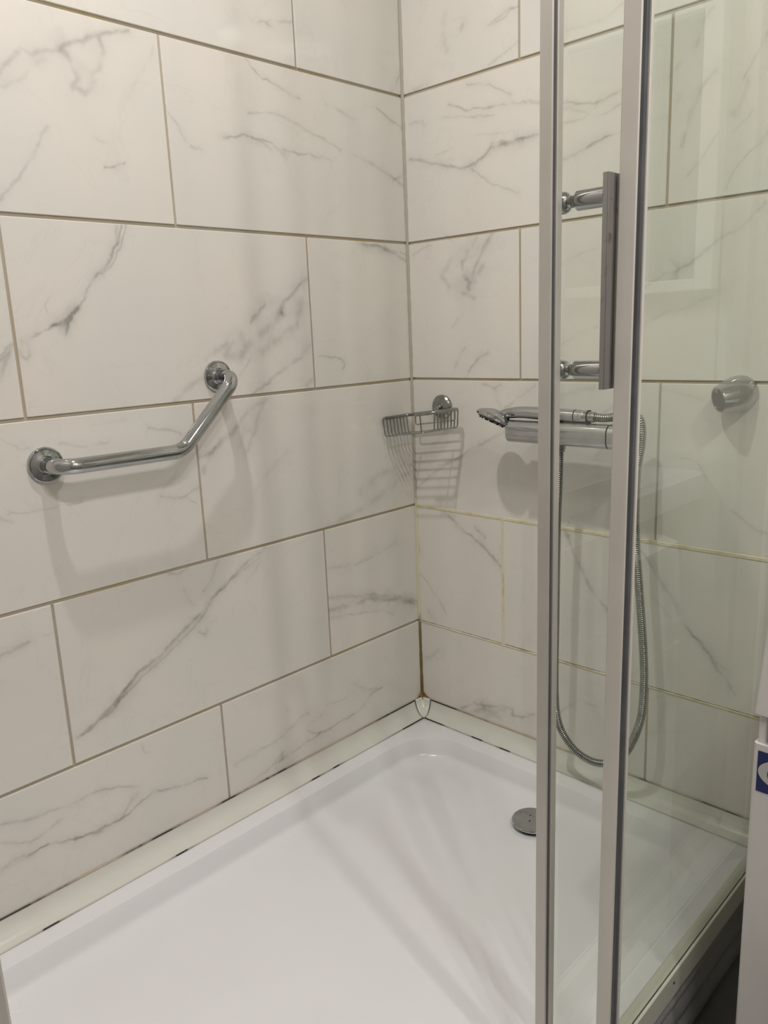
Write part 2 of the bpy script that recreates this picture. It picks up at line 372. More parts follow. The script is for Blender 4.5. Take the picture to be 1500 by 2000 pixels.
# ------------------------------------------------------------------ marble tiles
PX = 1/1180.0
L_VEINS = [  # photo pixels on the left wall: points, width (px), strength
 ([(487, 42), (520, 40), (575, 42)], 4, .35), ([(520, 44), (532, 50)], 4, .4),
 ([(765, 182), (772, 165), (784, 140)], 3, .5),
 ([(0, 135), (25, 112), (50, 100), (68, 110), (110, 100), (140, 78), (200, 68), (245, 52)], 7, .55),
 ([(120, 95), (140, 120), (148, 150), (140, 175), (165, 188), (182, 160)], 11, .42), ([(190, 78), (200, 100), (190, 128), (172, 140)], 9, .45),
 ([(0, 388), (28, 358), (70, 300), (100, 250)], 5, .42), ([(205, 325), (242, 316)], 3, .6), ([(185, 268), (215, 280), (216, 290)], 6, .28), ([(245, 190), (275, 140), (302, 95)], 6, .18), ([(0, 165), (40, 150), (90, 118)], 6, .22),
 ([(480, 113), (492, 132), (505, 146), (524, 160), (585, 191)], 3, .62), ([(432, 266), (452, 266), (480, 262), (500, 272), (530, 282), (556, 303)], 3.5, .7),
 ([(495, 270), (515, 282), (530, 295)], 4, .5), ([(555, 292), (600, 302), (640, 309)], 3, .62), ([(490, 220), (520, 222), (570, 236), (620, 266), (668, 295)], 4, .4),
 ([(635, 200), (690, 230)], 5, .3), ([(738, 217), (765, 240), (790, 258)], 4, .55), ([(690, 300), (735, 328), (770, 350), (788, 366)], 4, .5), ([(765, 352), (788, 342)], 4, .55), ([(320, 210), (350, 255), (360, 275)], 3, .35), ([(370, 285), (390, 288)], 4, .4),
 ([(0, 705), (18, 690), (30, 665)], 6, .62), ([(0, 745), (6, 715), (20, 695)], 6, .5), ([(0, 695), (24, 668)], 4, .5),
 ([(240, 440), (232, 470), (215, 495), (198, 525), (178, 562), (165, 590), (150, 600), (125, 622), (100, 637), (60, 655)], 4, .68), ([(150, 598), (135, 625), (130, 650)], 5, .75), ([(228, 440), (229, 468)], 6, .5), ([(252, 440), (238, 480), (220, 505), (190, 540)], 3, .5), ([(145, 605), (128, 625), (100, 634)], 6, .6),
 ([(95, 610), (90, 595), (98, 578)], 3, .3), ([(36, 660), (50, 672), (58, 690), (50, 702), (38, 690), (38, 665)], 5, .5),
 ([(600, 547), (575, 570), (555, 590), (548, 612)], 6, .6), ([(520, 595), (505, 610), (490, 630)], 7, .6), ([(548, 612), (525, 640), (500, 660), (475, 690)], 13, .55), ([(590, 595), (575, 640), (540, 665), (515, 690)], 13, .48), ([(470, 650), (478, 675)], 8, .4), ([(440, 670), (420, 685), (405, 700)], 10, .5), ([(605, 670), (580, 700), (545, 728), (515, 755), (495, 775)], 5, .5), ([(490, 705), (470, 730)], 3, .3), ([(405, 730), (370, 755), (340, 785)], 8, .35), ([(612, 735), (600, 752)], 8, .4), ([(455, 665), (440, 690), (470, 700)], 9, .35),
 ([(700, 474), (735, 482), (765, 494), (795, 512)], 5, .6), ([(725, 478), (770, 490), (796, 500)], 4, .45), ([(618, 698), (640, 695), (664, 700), (672, 712), (668, 722)], 2.5, .6),
 ([(0, 862), (40, 876), (60, 868)], 4, .25), ([(120, 865), (170, 868), (215, 862)], 4, .32), ([(290, 835), (325, 840), (350, 852)], 4, .45), ([(180, 828), (245, 822)], 4, .22), ([(0, 1010), (28, 1016)], 6, .4), ([(20, 1003), (60, 1000), (110, 992), (160, 978)], 2.5, .4), ([(315, 970), (358, 972), (388, 950)], 4, .5), ([(362, 970), (382, 982)], 2.5, .4), ([(370, 880), (340, 930), (320, 950)], 5, .25),
 ([(520, 782), (485, 800), (470, 830), (452, 850), (420, 872), (392, 890)], 8, .52), ([(520, 782), (505, 805), (498, 850), (485, 880)], 5, .42), ([(470, 870), (480, 845), (500, 840)], 9, .45), ([(430, 860), (405, 885), (398, 920)], 9, .4), ([(800, 925), (760, 950), (720, 985), (640, 1032)], 9, .32), ([(790, 905), (740, 930), (705, 960)], 11, .28), ([(560, 880), (520, 925), (500, 960)], 8, .18),
 ([(0, 1290), (22, 1272), (52, 1252)], 6, .6), ([(82, 1238), (106, 1228)], 3, .3), ([(0, 1275), (30, 1262)], 4, .3),
 ([(525, 1062), (480, 1100), (440, 1142), (405, 1178), (385, 1205), (350, 1240), (310, 1285), (270, 1320), (235, 1362), (190, 1410), (148, 1446)], 6, .68), ([(512, 1085), (465, 1122), (420, 1165), (395, 1205), (360, 1245), (300, 1305), (255, 1350), (225, 1382), (160, 1440)], 4, .58), ([(255, 1340), (232, 1372)], 9, .5), ([(470, 1100), (462, 1112)], 3, .4), ([(330, 1117), (352, 1122), (364, 1112)], 4, .55), ([(360, 1150), (378, 1175), (390, 1180)], 3, .3), ([(388, 1233), (400, 1236), (404, 1226)], 3, .5), ([(425, 1095), (408, 1135), (400, 1150)], 4, .35), ([(400, 1240), (415, 1215)], 4, .3), ([(480, 1140), (508, 1100)], 3, .3),
 ([(645, 1192), (680, 1182), (715, 1170), (760, 1168), (790, 1172), (816, 1185)], 7, .62), ([(645, 1168), (700, 1162), (760, 1160), (816, 1175)], 5, .48), ([(648, 1205), (700, 1198), (745, 1192), (770, 1198)], 2.5, .42), ([(640, 1112), (700, 1098), (740, 1082), (775, 1058)], 5, .3), ([(760, 1168), (800, 1180)], 7, .4),
 ([(0, 1700), (40, 1672), (95, 1650), (150, 1640), (205, 1612), (255, 1590), (280, 1565), (300, 1548), (345, 1535), (405, 1520)], 3.5, .68), ([(0, 1612), (60, 1602), (120, 1580), (180, 1548), (250, 1533), (272, 1540), (265, 1552)], 4, .5), ([(0, 1652), (60, 1642), (100, 1618), (125, 1602)], 4, .42), ([(95, 1650), (60, 1665), (0, 1705)], 6, .3), ([(260, 1560), (240, 1595), (225, 1605)], 4, .4), ([(200, 1620), (150, 1638)], 5, .45), ([(275, 1455), (282, 1470), (290, 1470)], 2.5, .4),
 ([(745, 1342), (728, 1350), (715, 1370), (700, 1388), (655, 1415), (625, 1430), (590, 1455), (540, 1490)], 3, .66), ([(745, 1342), (715, 1345), (690, 1335)], 3, .4), ([(600, 1392), (575, 1415), (545, 1445), (500, 1470), (460, 1495)], 4, .42), ([(630, 1395), (610, 1410)], 3, .4), ([(625, 1430), (600, 1428)], 3, .4), ([(550, 1475), (520, 1505), (480, 1545)], 5, .35), ([(580, 1478), (540, 1500), (555, 1470)], 4, .3), ([(700, 1360), (640, 1375)], 3, .25), ([(545, 1375), (565, 1390)], 3, .28),
]
B_VEINS = [
 ([(1012, 4), (985, 18), (965, 40), (952, 52)], 3.5, .5), ([(1000, 10), (975, 38), (962, 48)], 3, .4), ([(905, 45), (898, 58)], 5, .4), ([(870, 30), (862, 70), (872, 100)], 10, .25), ([(1012, 82), (985, 105), (955, 130)], 4, .32), ([(800, 178), (830, 165)], 6, .35),
 ([(1110, 60), (1180, 40), (1217, 10)], 5, .2),
 ([(1050, 264), (1020, 274), (990, 280), (960, 286), (945, 305), (930, 322), (905, 332), (880, 328), (850, 320), (800, 312)], 4.5, .72), ([(1020, 278), (985, 284), (965, 290)], 6, .6), ([(985, 276), (960, 280)], 3, .5), ([(922, 333), (935, 345), (960, 362), (1015, 380)], 2.5, .45), ([(878, 200), (900, 204), (910, 213), (950, 209), (1000, 203), (1050, 200), (1100, 200), (1160, 196), (1218, 178)], 3.5, .6), ([(910, 164), (950, 161), (975, 168), (998, 186)], 2.5, .45), ([(862, 230), (905, 227), (962, 226)], 3, .4), ([(800, 240), (825, 238), (830, 248)], 4, .3), ([(850, 300), (880, 292)], 2.5, .3), ([(930, 264), (1010, 256)], 3, .25),
 ([(1098, 212), (1130, 212), (1175, 222), (1218, 205)], 3, .42), ([(1098, 240), (1140, 228), (1170, 195)], 3, .4), ([(1098, 315), (1130, 298), (1160, 280), (1218, 256)], 3.5, .45), ([(1150, 285), (1190, 268)], 5, .3),
 ([(1395, 15), (1375, 45), (1360, 92)], 6, .5), ([(1398, 140), (1378, 160), (1345, 235), (1330, 285)], 8, .42), ([(1500, 60), (1475, 105), (1455, 148)], 5, .55), ([(1465, 155), (1452, 185), (1430, 222)], 8, .45), ([(1500, 255), (1465, 295), (1430, 340), (1418, 368)], 4, .5), ([(1400, 270), (1365, 315), (1340, 345)], 4, .35), ([(1330, 180), (1320, 210)], 8, .35), ([(1265, 170), (1310, 150), (1330, 120)], 5, .3), ([(1265, 235), (1310, 225)], 4, .3), ([(1470, 210), (1430, 260)], 5, .3),
 ([(935, 456), (918, 485), (902, 510), (905, 535)], 7, .62), ([(962, 460), (945, 490), (930, 520), (915, 560)], 8, .6), ([(910, 540), (930, 545), (945, 520)], 8, .55), ([(905, 570), (925, 580)], 6, .45), ([(806, 503), (820, 490), (840, 480)], 3, .5), ([(868, 460), (882, 470)], 5, .4), ([(880, 510), (865, 540), (880, 560)], 8, .35), ([(952, 688), (930, 705), (912, 728)], 4, .6), ([(875, 740), (895, 700), (910, 680)], 5, .32), ([(880, 640), (905, 610)], 6, .2),
 ([(1500, 398), (1450, 440), (1400, 470), (1340, 515), (1290, 545), (1250, 560)], 4.5, .48), ([(1310, 510), (1322, 520), (1315, 545)], 8, .35), ([(1440, 545), (1380, 580), (1290, 620), (1245, 640)], 6, .3), ([(1090, 520), (1130, 495), (1180, 480)], 5, .2), ([(1060, 700), (1120, 660), (1165, 640)], 5, .2),
 ([(943, 748), (962, 758), (978, 752)], 4, .5), ([(965, 758), (970, 785), (982, 805)], 3.5, .38), ([(1045, 752), (1020, 775), (985, 800)], 5, .4), ([(1095, 775), (1130, 765), (1160, 755)], 7, .4), ([(812, 955), (850, 925), (895, 895), (935, 868), (985, 840)], 4, .45), ([(860, 910), (900, 893)], 4, .4), ([(1180, 800), (1200, 790)], 5, .5),
 ([(1328, 892), (1340, 892), (1360, 908), (1376, 932)], 3, .6), ([(1428, 1002), (1460, 1025), (1500, 1042)], 5, .45), ([(1290, 758), (1340, 772), (1400, 790)], 5, .35),
 ([(868, 1000), (888, 1018), (908, 1038), (930, 1055), (955, 1078), (979, 1105)], 4.5, .72), ([(928, 1030), (946, 1048)], 4, .4), ([(818, 1055), (822, 1075)], 4, .55), ([(820, 1120), (840, 1145), (858, 1180), (870, 1202)], 3.5, .42), ([(835, 1190), (852, 1215)], 4, .4), ([(975, 1065), (980, 1080)], 4, .35),
 ([(1108, 1040), (1125, 1085), (1145, 1130), (1165, 1165), (1185, 1192)], 5, .6), ([(1098, 1030), (1118, 1060)], 6, .4), ([(1248, 1075), (1285, 1130), (1315, 1175), (1340, 1220), (1380, 1275), (1420, 1330), (1432, 1352)], 4.5, .62), ([(1270, 1092), (1298, 1145), (1330, 1190), (1360, 1250), (1395, 1290), (1425, 1315)], 5, .42), ([(1272, 1165), (1310, 1205)], 5, .3),
 ([(905, 1385), (930, 1374), (965, 1378), (1000, 1383), (1002, 1398), (1030, 1402), (1045, 1396)], 4.5, .6), ([(915, 1395), (945, 1382), (965, 1392), (985, 1388)], 7, .5), ([(940, 1372), (945, 1366)], 4, .5), ([(833, 1284), (845, 1280), (857, 1270)], 4, .5), ([(950, 1395), (980, 1402)], 5, .35), ([(1090, 1390), (1130, 1370), (1165, 1380)], 5, .3),
 ([(1262, 1365), (1330, 1355)], 4, .25), ([(1265, 1435), (1340, 1425)], 3, .25),
]
def to_wall(veins, axis):
    out = []
    for pts, wd, st in veins:
        P = [hit(x, y, axis, 0.0) for x, y in pts]
        dep = max(0.6, (sum(P, Vector())/len(P)-CAM).dot(D))
        out.append((P, wd*dep/F*0.66, st*0.80))
    return out
LV, BV = to_wall(L_VEINS, 0), to_wall(B_VEINS, 1)
JV, JH, BEV, TH = 0.0045, 0.0058, 0.0009, 0.010
Z_TRIM = ZC-0.797
cnt = [0]
def tile(wall, axis, s0, s1, z0, z1, veins):
    """axis 0: tile on the left wall (s = y), axis 1: tile on the back wall (s = x)"""
    cs, cz = (s0+s1)/2, (z0+z1)/2; cnt[0] += 1
    if axis == 0: c = Vector((0, cs, cz)); g = box_geo(-TH, 0, s0, s1, z0, z1, BEV)
    else: c = Vector((cs, 0, cz)); g = box_geo(s0, s1, 0, TH, z0, z1, BEV)
    mine = []
    for P, wd, st in veins:
        mid = P[len(P)//2] if len(P) % 2 else (P[len(P)//2-1]+P[len(P)//2])/2
        s = mid.y if axis == 0 else mid.x
        if s0-0.004 <= s <= s1+0.004 and z0-0.004 <= mid.z <= z1+0.004:
            mine.append(([q-c for q in P], wd, st))
    mk = (0, 1, 1) if axis == 0 else (1, 0, 1)
    mt = tile_mat('marble_tile', mine, mk, cnt[0]*0.77)
    return fixn(mesh_obj('tile', g[0], g[1], mt, wall, loc=c))
W = 0.5916
rowsL = [(ZC+0.9002, ZC+1.2, 0.589), (ZC+0.6002, ZC+0.9002, 0.2952), (ZC+0.300, ZC+0.6002, 0.589), (ZC, ZC+0.300, 0.2952), (ZC-0.2973, ZC, 0.589), (ZC-0.5898, ZC-0.2973, 0.2952), (Z_TRIM-0.025, ZC-0.5898, 0.589), (ZC+1.2, CEIL, 0.2952)]
for z0, z1, a in rowsL:
    js = [0.0025]+[a+k*W for k in range(-1, 4) if 0.02 < a+k*W < -END-0.02]+[-END+0.02]
    for p, q in zip(js, js[1:]):
        tile(WL, 0, -q+JV/2, -p-(JV/2 if p > 0.01 else 0), z0+JH/2, z1-JH/2, LV)
rowsB = [(ZC+0.9, ZC+1.2, 0.6018, JH), (ZC+0.5999, ZC+0.9, 0.3005, JH), (ZC+0.2985, ZC+0.5999, 0.6018, JH), (ZC+0.0005, ZC+0.2985, 0.3005, JH), (ZC-0.2989, ZC+0.0005, 0.6018, JH), (ZC-0.5931, ZC-0.2989, 0.253, 0.0025), (Z_TRIM-0.025, ZC-0.5931, 0.5978, 0.0025), (ZC+1.2, CEIL, 0.3005, JH)]
for z0, z1, a, jh in rowsB:
    js = [0.0025]+[a+k*W for k in range(-1, 5) if 0.02 < a+k*W < RX-0.02]+[RX]
    for p, q in zip(js, js[1:]):
        if p > 1.7 and z0 < ZC-0.6: pass
        tile(WB, 1, p+(JV/2 if p > 0.01 else 0), q-JV/2, z0+JH/2, z1-(JH/2 if jh == JH or z1 > ZC-0.4 else jh/2), BV)

# lumpy cream grout in the lower joints of the back wall
def grout_line(p0, p1, wdt, seedv):
    """ragged strip slightly proud of the tile faces, on the back wall (y = 0)"""
    rnd = random.Random(seedv); p0 = Vector(p0); p1 = Vector(p1); n = max(8, int((p1-p0).length/0.007)); d = (p1-p0).normalized(); q = Vector((-d.z, 0, d.x))
    v = []; f = []; a = b = 0.0
    for k in range(n+1):
        c = p0.lerp(p1, k/n); a = 0.6*a+rnd.uniform(-.0007, .0007); b = 0.6*b+rnd.uniform(-.0007, .0007)
        for off, y in ((-wdt/2+a, 0.0015), (-wdt/4, -0.0009-rnd.random()*0.0005), (wdt/4, -0.0009-rnd.random()*0.0005), (wdt/2+b, 0.0015)):
            t = c+q*off; v.append((t.x, y, t.z))
    for k in range(n):
        for j in range(3): f.append((4*k+j, 4*k+j+1, 4*k+5+j, 4*k+4+j))
    o = fixn(mesh_obj('grout_line', v, f, CREAM_GROUT, WB)); return o
grout_line((0.004, 0, ZC-0.2989), (0.95, 0, ZC-0.2989), 0.0105, 1)
grout_line((0.253, 0, ZC-0.5931), (0.253, 0, ZC-0.2989), 0.0100, 2)
grout_line((0.004, 0, ZC-0.5931), (0.95, 0, ZC-0.5931), 0.0042, 3)

# corner sealant: cream at the top, yellowed, brown and rusty towards the tray
def corner_mat():
    m, nt, b = newmat('corner_sealant'); N = nt.nodes; L = nt.links.new
    tc = N.new('ShaderNodeTexCoord'); sp = N.new('ShaderNodeSeparateXYZ'); L(tc.outputs['Object'], sp.inputs[0])
    n = N.new('ShaderNodeTexNoise'); n.inputs['Scale'].default_value = 14; n.inputs['Detail'].default_value = 4; L(tc.outputs['Object'], n.inputs['Vector'])
    ma = N.new('ShaderNodeMath'); ma.operation = 'MULTIPLY_ADD'; L(n.outputs['Fac'], ma.inputs[0]); ma.inputs[1].default_value = 0.10; L(sp.outputs['Z'], ma.inputs[2])
    r = N.new('ShaderNodeMapRange'); r.inputs[1].default_value = Z_TRIM; r.inputs[2].default_value = ZC+0.7; L(ma.outputs[0], r.inputs[0])
    cr = N.new('ShaderNodeValToRGB'); L(r.outputs[0], cr.inputs[0])
    st = [(0.0, (0.10, 0.05, 0.012)), (0.07, (0.17, 0.11, 0.04)), (0.165, (0.20, 0.155, 0.075)), (0.185, (0.66, 0.60, 0.42)), (0.36, (0.66, 0.60, 0.45)), (0.40, (0.44, 0.40, 0.32)), (1.0, (0.43, 0.39, 0.33))]
    e = cr.color_ramp.elements
    while len(e) < len(st): e.new(0.5)
    for k, (p, c) in enumerate(st): e[k].position = p; e[k].color = (*c, 1)
    L(cr.outputs[0], b.inputs['Base Color']); b.inputs['Roughness'].default_value = 0.55
    return m
rnd = random.Random(5); v = []; f = []; zs = [Z_TRIM-0.004+k*0.012 for k in range(int((CEIL-Z_TRIM)/0.012)+1)]
for k, z in enumerate(zs):
    r = 0.0048+rnd.uniform(-.0007, .0007)
    for j in range(5):
        a = math.pi/2*j/4; v.append((0.0+r*(1-math.sin(a))+0.0003, -0.0003-r*(1-math.cos(a)), z))
for k in range(len(zs)-1):
    for j in range(4): f.append((5*k+j, 5*k+j+1, 5*k+6+j, 5*k+5+j))
mesh_obj('sealant_bead', v, f, corner_mat(), WB, smooth=True); fixn(bpy.data.objects['sealant_bead'])

# ------------------------------------------------------------------ ceramic cove trim around the tray
Z_RIM = ZC-0.83; S = 0.0335
def cove(lift=0.0, n=10):
    out = []
    for k in range(n+1):
        a = math.pi/2*k/n; c = (S-S*math.cos(a), Z_TRIM-S*math.sin(a)); s = (S*k/n, Z_TRIM-S*k/n)
        # shallow concave face with a short lip at both ends
        o = 0.8*c[0]+0.2*s[0]+0.0020; z = 0.8*c[1]+0.2*s[1]+0.0008
        out.append((o+lift*0.7, z+lift*0.7))
    return [(0.0, Z_TRIM+0.0005)]+out+[(S+0.0025, Z_RIM), (0.0, Z_RIM)]
def stain_pts(lst, axis_kind):
    out = []
    for pts, wd, st in lst:
        P = []
        for x, y in pts:
            if axis_kind == 'Lt': q = hit(x, y, 0, 0.003); q = Vector((0, q.y, 0))
            elif axis_kind == 'Lb': q = hit(x, y, 2, Z_RIM); q = Vector((0, q.y, 0))
            elif axis_kind == 'Bt': q = hit(x, y, 1, -0.003); q = Vector((q.x, 0, 0))
            else: q = hit(x, y, 2, Z_RIM); q = Vector((q.x, 0, 0))
            P.append(q)
        out.append((P, wd, st))
    return out
T1 = struct(prism('trim_1', cove(), 1, END+0.002, -0.002, CERAMIC), 'cream ceramic cove trim under the grab bar wall', 'trim')
T2 = struct(prism('trim_2', [(-(o), z) for o, z in cove()], 0, 0.002, 0.835, CERAMIC), 'cream ceramic cove trim under the shower valve wall', 'trim')
def bead(name, pts, r, material, parent):
    return tube(name, pts, r, material, parent, seg=6)
mLt = stain_mat('top_sealant_left', (0.56, 0.49, 0.39), (0.44, 0.32, 0.22), stain_pts([([(452, 1553), (440, 1560)], .006, 3), ([(0, 1800), (45, 1777)], .012, 3), ([(800, 1374), (760, 1395)], .02, 3), ([(560, 1497), (530, 1512)], .02, 1.2), ([(250, 1662), (350, 1608)], .01, 1.0)], 'Lt'), (0, 1, 0), n_amt=.5, lo=.54, hi=.68)
mLb = stain_mat('low_sealant_left', (0.60, 0.59, 0.55), (0.50, 0.48, 0.43), stain_pts([([(92, 1812), (104, 1806)], .006, 3.5), ([(345, 1667), (360, 1660)], .004, 2.6), ([(608, 1520), (615, 1516)], .004, 3), ([(646, 1495), (652, 1492)], .004, 3.5), ([(785, 1418), (820, 1398)], .012, 3.5)], 'Lb'), (0, 1, 0), n_amt=.2, lo=.6, hi=.75)
mBt = stain_mat('top_sealant_back', (0.56, 0.48, 0.37), (0.42, 0.29, 0.18), stain_pts([([(850, 1366), (880, 1378)], .012, 3), ([(1255, 1522), (1262, 1526)], .006, 2), ([(1380, 1575), (1452, 1612)], .012, 1.2)], 'Bt'), (1, 0, 0), n_amt=.5, lo=.52, hi=.68)
mBb = stain_mat('low_sealant_back', (0.60, 0.59, 0.55), (0.50, 0.48, 0.43), stain_pts([([(833, 1392), (862, 1408)], .012, 4), ([(985, 1462), (995, 1466)], .004, 3), ([(930, 1438), (945, 1444)], .004, 2)], 'Bb'), (1, 0, 0), n_amt=.2, lo=.6, hi=.75)
bead('sealant_bead', [(0.0016, END+0.004, Z_TRIM+0.0008), (0.0016, -0.004, Z_TRIM+0.0008)], 0.0016, mLt, T1)
bead('sealant_bead', [(S+0.0026, END+0.004, Z_RIM+0.0012), (S+0.0026, -S-0.002, Z_RIM+0.0012)], 0.0017, mLb, T1)
bead('sealant_bead', [(0.004, -0.0016, Z_TRIM+0.0008), (0.83, -0.0016, Z_TRIM+0.0008)], 0.0016, mBt, T2)
bead('sealant_bead', [(S+0.002, -S-0.0026, Z_RIM+0.0012), (0.83, -S-0.0026, Z_RIM+0.0012)], 0.0017, mBb, T2)
# shield shaped corner piece
pr = cove()[1:-2]
def shield(lift, shrink):
    V = []
    n = len(pr)
    for k, (o, z) in enumerate(pr):
        t = k/(n-1); wd = max(0.002, (0.027-shrink)*(1-t**1.6)**0.75)
        o2, z2 = o+lift*0.7, z+lift*0.7+0.001
        row = [(o2, -(o2+wd)), (o2, -(o2+wd*0.5)), (o2+0.0025, -(o2+0.0025)), (o2+wd*0.5, -o2), (o2+wd, -o2)]
        V += [(x, y, z2) for x, y in row]
    Fc = [(5*k+j, 5*k+j+1, 5*k+6+j, 5*k+5+j) for k in range(n-1) for j in range(4)]
    return V, Fc, n
V, Fc, n = shield(0.0028, 0.0015); cp = struct(autosmooth(mesh_obj('trim_3', V, Fc, CERAMIC), 60), 'small shield shaped ceramic corner piece joining the cove trims', 'trim')
sm = cp.modifiers.new('thick', 'SOLIDIFY'); sm.thickness = 0.003; sm.offset = 0
BLACKM = mat('black_mould', (0.03, 0.024, 0.018), 0.7, noise=((0.14, 0.09, 0.045), 120, 0.5, 0.65))
V, Fc, n = shield(0.0012, -0.0012); so = mesh_obj('sealant_bead', V, Fc, BLACKM, cp, smooth=True)
RUST = mat('rusty_sealant', (0.16, 0.075, 0.014), 0.6, noise=((0.42, 0.25, 0.08), 140, 0.45, 0.65), bump=(200, 0.6, 0.003))
v = []; f = []; rnd = random.Random(3); NB = 14
for i in range(NB):
    t = i/(NB-1); y = -0.030*(1-t)*1.0 if t < .5 else 0; s = (t-.5)*2
    if s < 0: x, y, c = 0.001, 0.022*s-0.001, abs(s)
    else: x, y, c = 0.001+0.026*s, -0.001, abs(s)
    h = 0.020*(1-c)**1.5+0.002+rnd.uniform(0, .0012); e = 0.0050*(1-c)+0.0014
    dx, dy = (e, 0) if s < 0 else (0, -e)
    if abs(s) < 0.1: dx, dy = e, -e
    v += [(x, y, Z_TRIM+h), (x+dx, y+dy, Z_TRIM+h*0.35), (x+dx*1.2, y+dy*1.2, Z_TRIM-0.001)]
for i in range(NB-1):
    for j in range(2): f.append((3*i+j, 3*i+j+1, 3*i+4+j, 3*i+3+j))
mesh_obj('rust_stain', v, f, RUST, cp, smooth=True)['label'] = 'orange brown rust coloured stain'

# ------------------------------------------------------------------ shower tray
tray = thing('shower_tray', 'white acrylic shower tray with a shallow rounded basin', 'shower tray', (0.43, -0.64, 0))
TX = 0.848
def ring(x0, x1, y0, y1, r, z, n=10): return [(x, y, z) for x, y in rrect(x0, x1, y0, y1, r, n)]
ix0, ix1, iy0, iy1 = 0.074, 0.772, -1.20, -0.076
prof = [(None, Z_RIM-0.010), (None, Z_RIM-0.002), ('rim0', Z_RIM), (-0.004, Z_RIM), (0.0, Z_RIM-0.0008), (0.002, Z_RIM-0.004), (0.009, Z_RIM-0.030), (0.0115, Z_RIM-0.0365), (0.0165, Z_RIM-0.0405), (0.027, Z_RIM-0.0435), (0.05, Z_RIM-0.0450), (0.14, Z_RIM-0.0460), (0.24, Z_RIM-0.0470)]
V = []; NR = 44
for i, (ins, z) in enumerate(prof):
    if ins is None: V += ring(0.001, TX, END+0.001, -0.001, 0.004, z)
    elif ins == 'rim0': V += ring(0.003, TX-0.002, END+0.003, -0.003, 0.004, z)
    else: V += ring(ix0+ins, ix1-ins, iy0+ins, iy1-ins, max(0.03, 0.10-ins*0.45), z)
Fc = []
for i in range(len(prof)-1):
    for k in range(NR): Fc.append((i*NR+k, i*NR+(k+1) % NR, (i+1)*NR+(k+1) % NR, (i+1)*NR+k))
Fc.append(tuple((len(prof)-1)*NR+k for k in range(NR)))
autosmooth(mesh_obj('basin', V, Fc, TRAY, tray), 40)
box('support', 0.02, 0.82, END+0.02, -0.02, 0.001, Z_RIM-0.055, PLINTH, tray)
ZF = Z_RIM-0.0462; DC = (0.447, -0.175)
dr = lathe('drain_cover', (DC[0], DC[1], ZF+0.0085), (0, 0, 1), [(0.040, 0.0), (0.0420, 0.001), (0.0422, 0.003), (0.0405, 0.0055), (0.030, 0.0068), (0.012, 0.0076), (0.0, 0.0078)], CHROME, tray, 40)
dr['label'] = 'round chrome drain cover'
for a in (0.5, 2.6, 4.7):
    lathe('hole', (DC[0]+0.011*math.cos(a), DC[1]+0.011*math.sin(a), ZF+0.0142), (0, 0, 1), [(0.0016, 0.0), (0.0016, 0.0024), (0, 0.0025)], DARK, dr, 10)
lathe('drain_neck', (DC[0], DC[1], ZF-0.001), (0, 0, 1), [(0.034, 0.0), (0.034, 0.0105)], DARK, tray, 32)
lathe('drain_ring', (DC[0], DC[1], ZF-0.0008), (0, 0, 1), [(0.052, 0.0), (0.051, 0.0014), (0.047, 0.0018), (0.045, 0.0010), (0.040, 0.0008)], TRAY, tray, 48)

# ribbed plinth under the tray edge
pl = thing('tray_plinth', 'dark grey ribbed plinth strip under the shower tray edge', 'plinth', (0.85, -0.64, 0))
box('back_board', 0.822, 0.836, END+0.01, -0.01, 0.0, Z_RIM-0.0105, PLINTH, pl)
for z0, z1 in ((0.002, 0.045), (0.050, 0.094), (0.099, 0.118)):
    zc, h = (z0+z1)/2, (z1-z0)/2
    poly = [(0.835, z0)]+[(0.835+0.014*math.sin(math.pi*k/8)**0.6, z0+(z1-z0)*k/8) for k in range(1, 8)]+[(0.835, z1)]
    prism('rib', poly, 1, END+0.01, -0.01, PLINTH, pl)

# ------------------------------------------------------------------ shower enclosure
Z_SILL = ZC-0.795; Z_TOP = ZC+1.08
sill = thing('door_sill', 'pale metal threshold rail along the shower tray edge', 'threshold', (0.845, -0.64, Z_RIM))
SILLM = mat('pale_sill', (0.58, 0.58, 0.50), 0.35, 0.0, noise=((0.54, 0.535, 0.45), 14, 0.42, 0.7))
prism('rail', [(0.833, Z_RIM-0.0008), (0.833, Z_SILL-0.006), (0.836, Z_SILL-0.001), (0.840, Z_SILL), (0.846, Z_SILL-0.0015), (0.849, Z_SILL-0.004), (0.849, Z_RIM-0.0008)], 1, END+0.003, -0.036, SILLM, sill)
box('outer_strip', 0.8485, 0.8545, END+0.003, -0.002, Z_RIM-0.0105, Z_SILL-0.005, SILLM, sill, 0.0008)
mS = stain_mat('sill_dirt', (0.10, 0.085, 0.06), (0.05, 0.04, 0.03), [], (0, 1, 0), n_amt=.9, lo=.45, hi=.6)
tube('sealant_bead', [(0.8500, END+0.004, Z_SILL-0.0058), (0.8500, -0.036, Z_SILL-0.0058)], 0.0013, mS, sill, seg=6)
for y in (-0.43, -0.95): lathe('screw_head', (0.8544, y, Z_RIM+0.014), (1, 0, 0), [(0.0022, 0), (0.0022, 0.0006), (0, 0.001)], DARK, sill, 10)

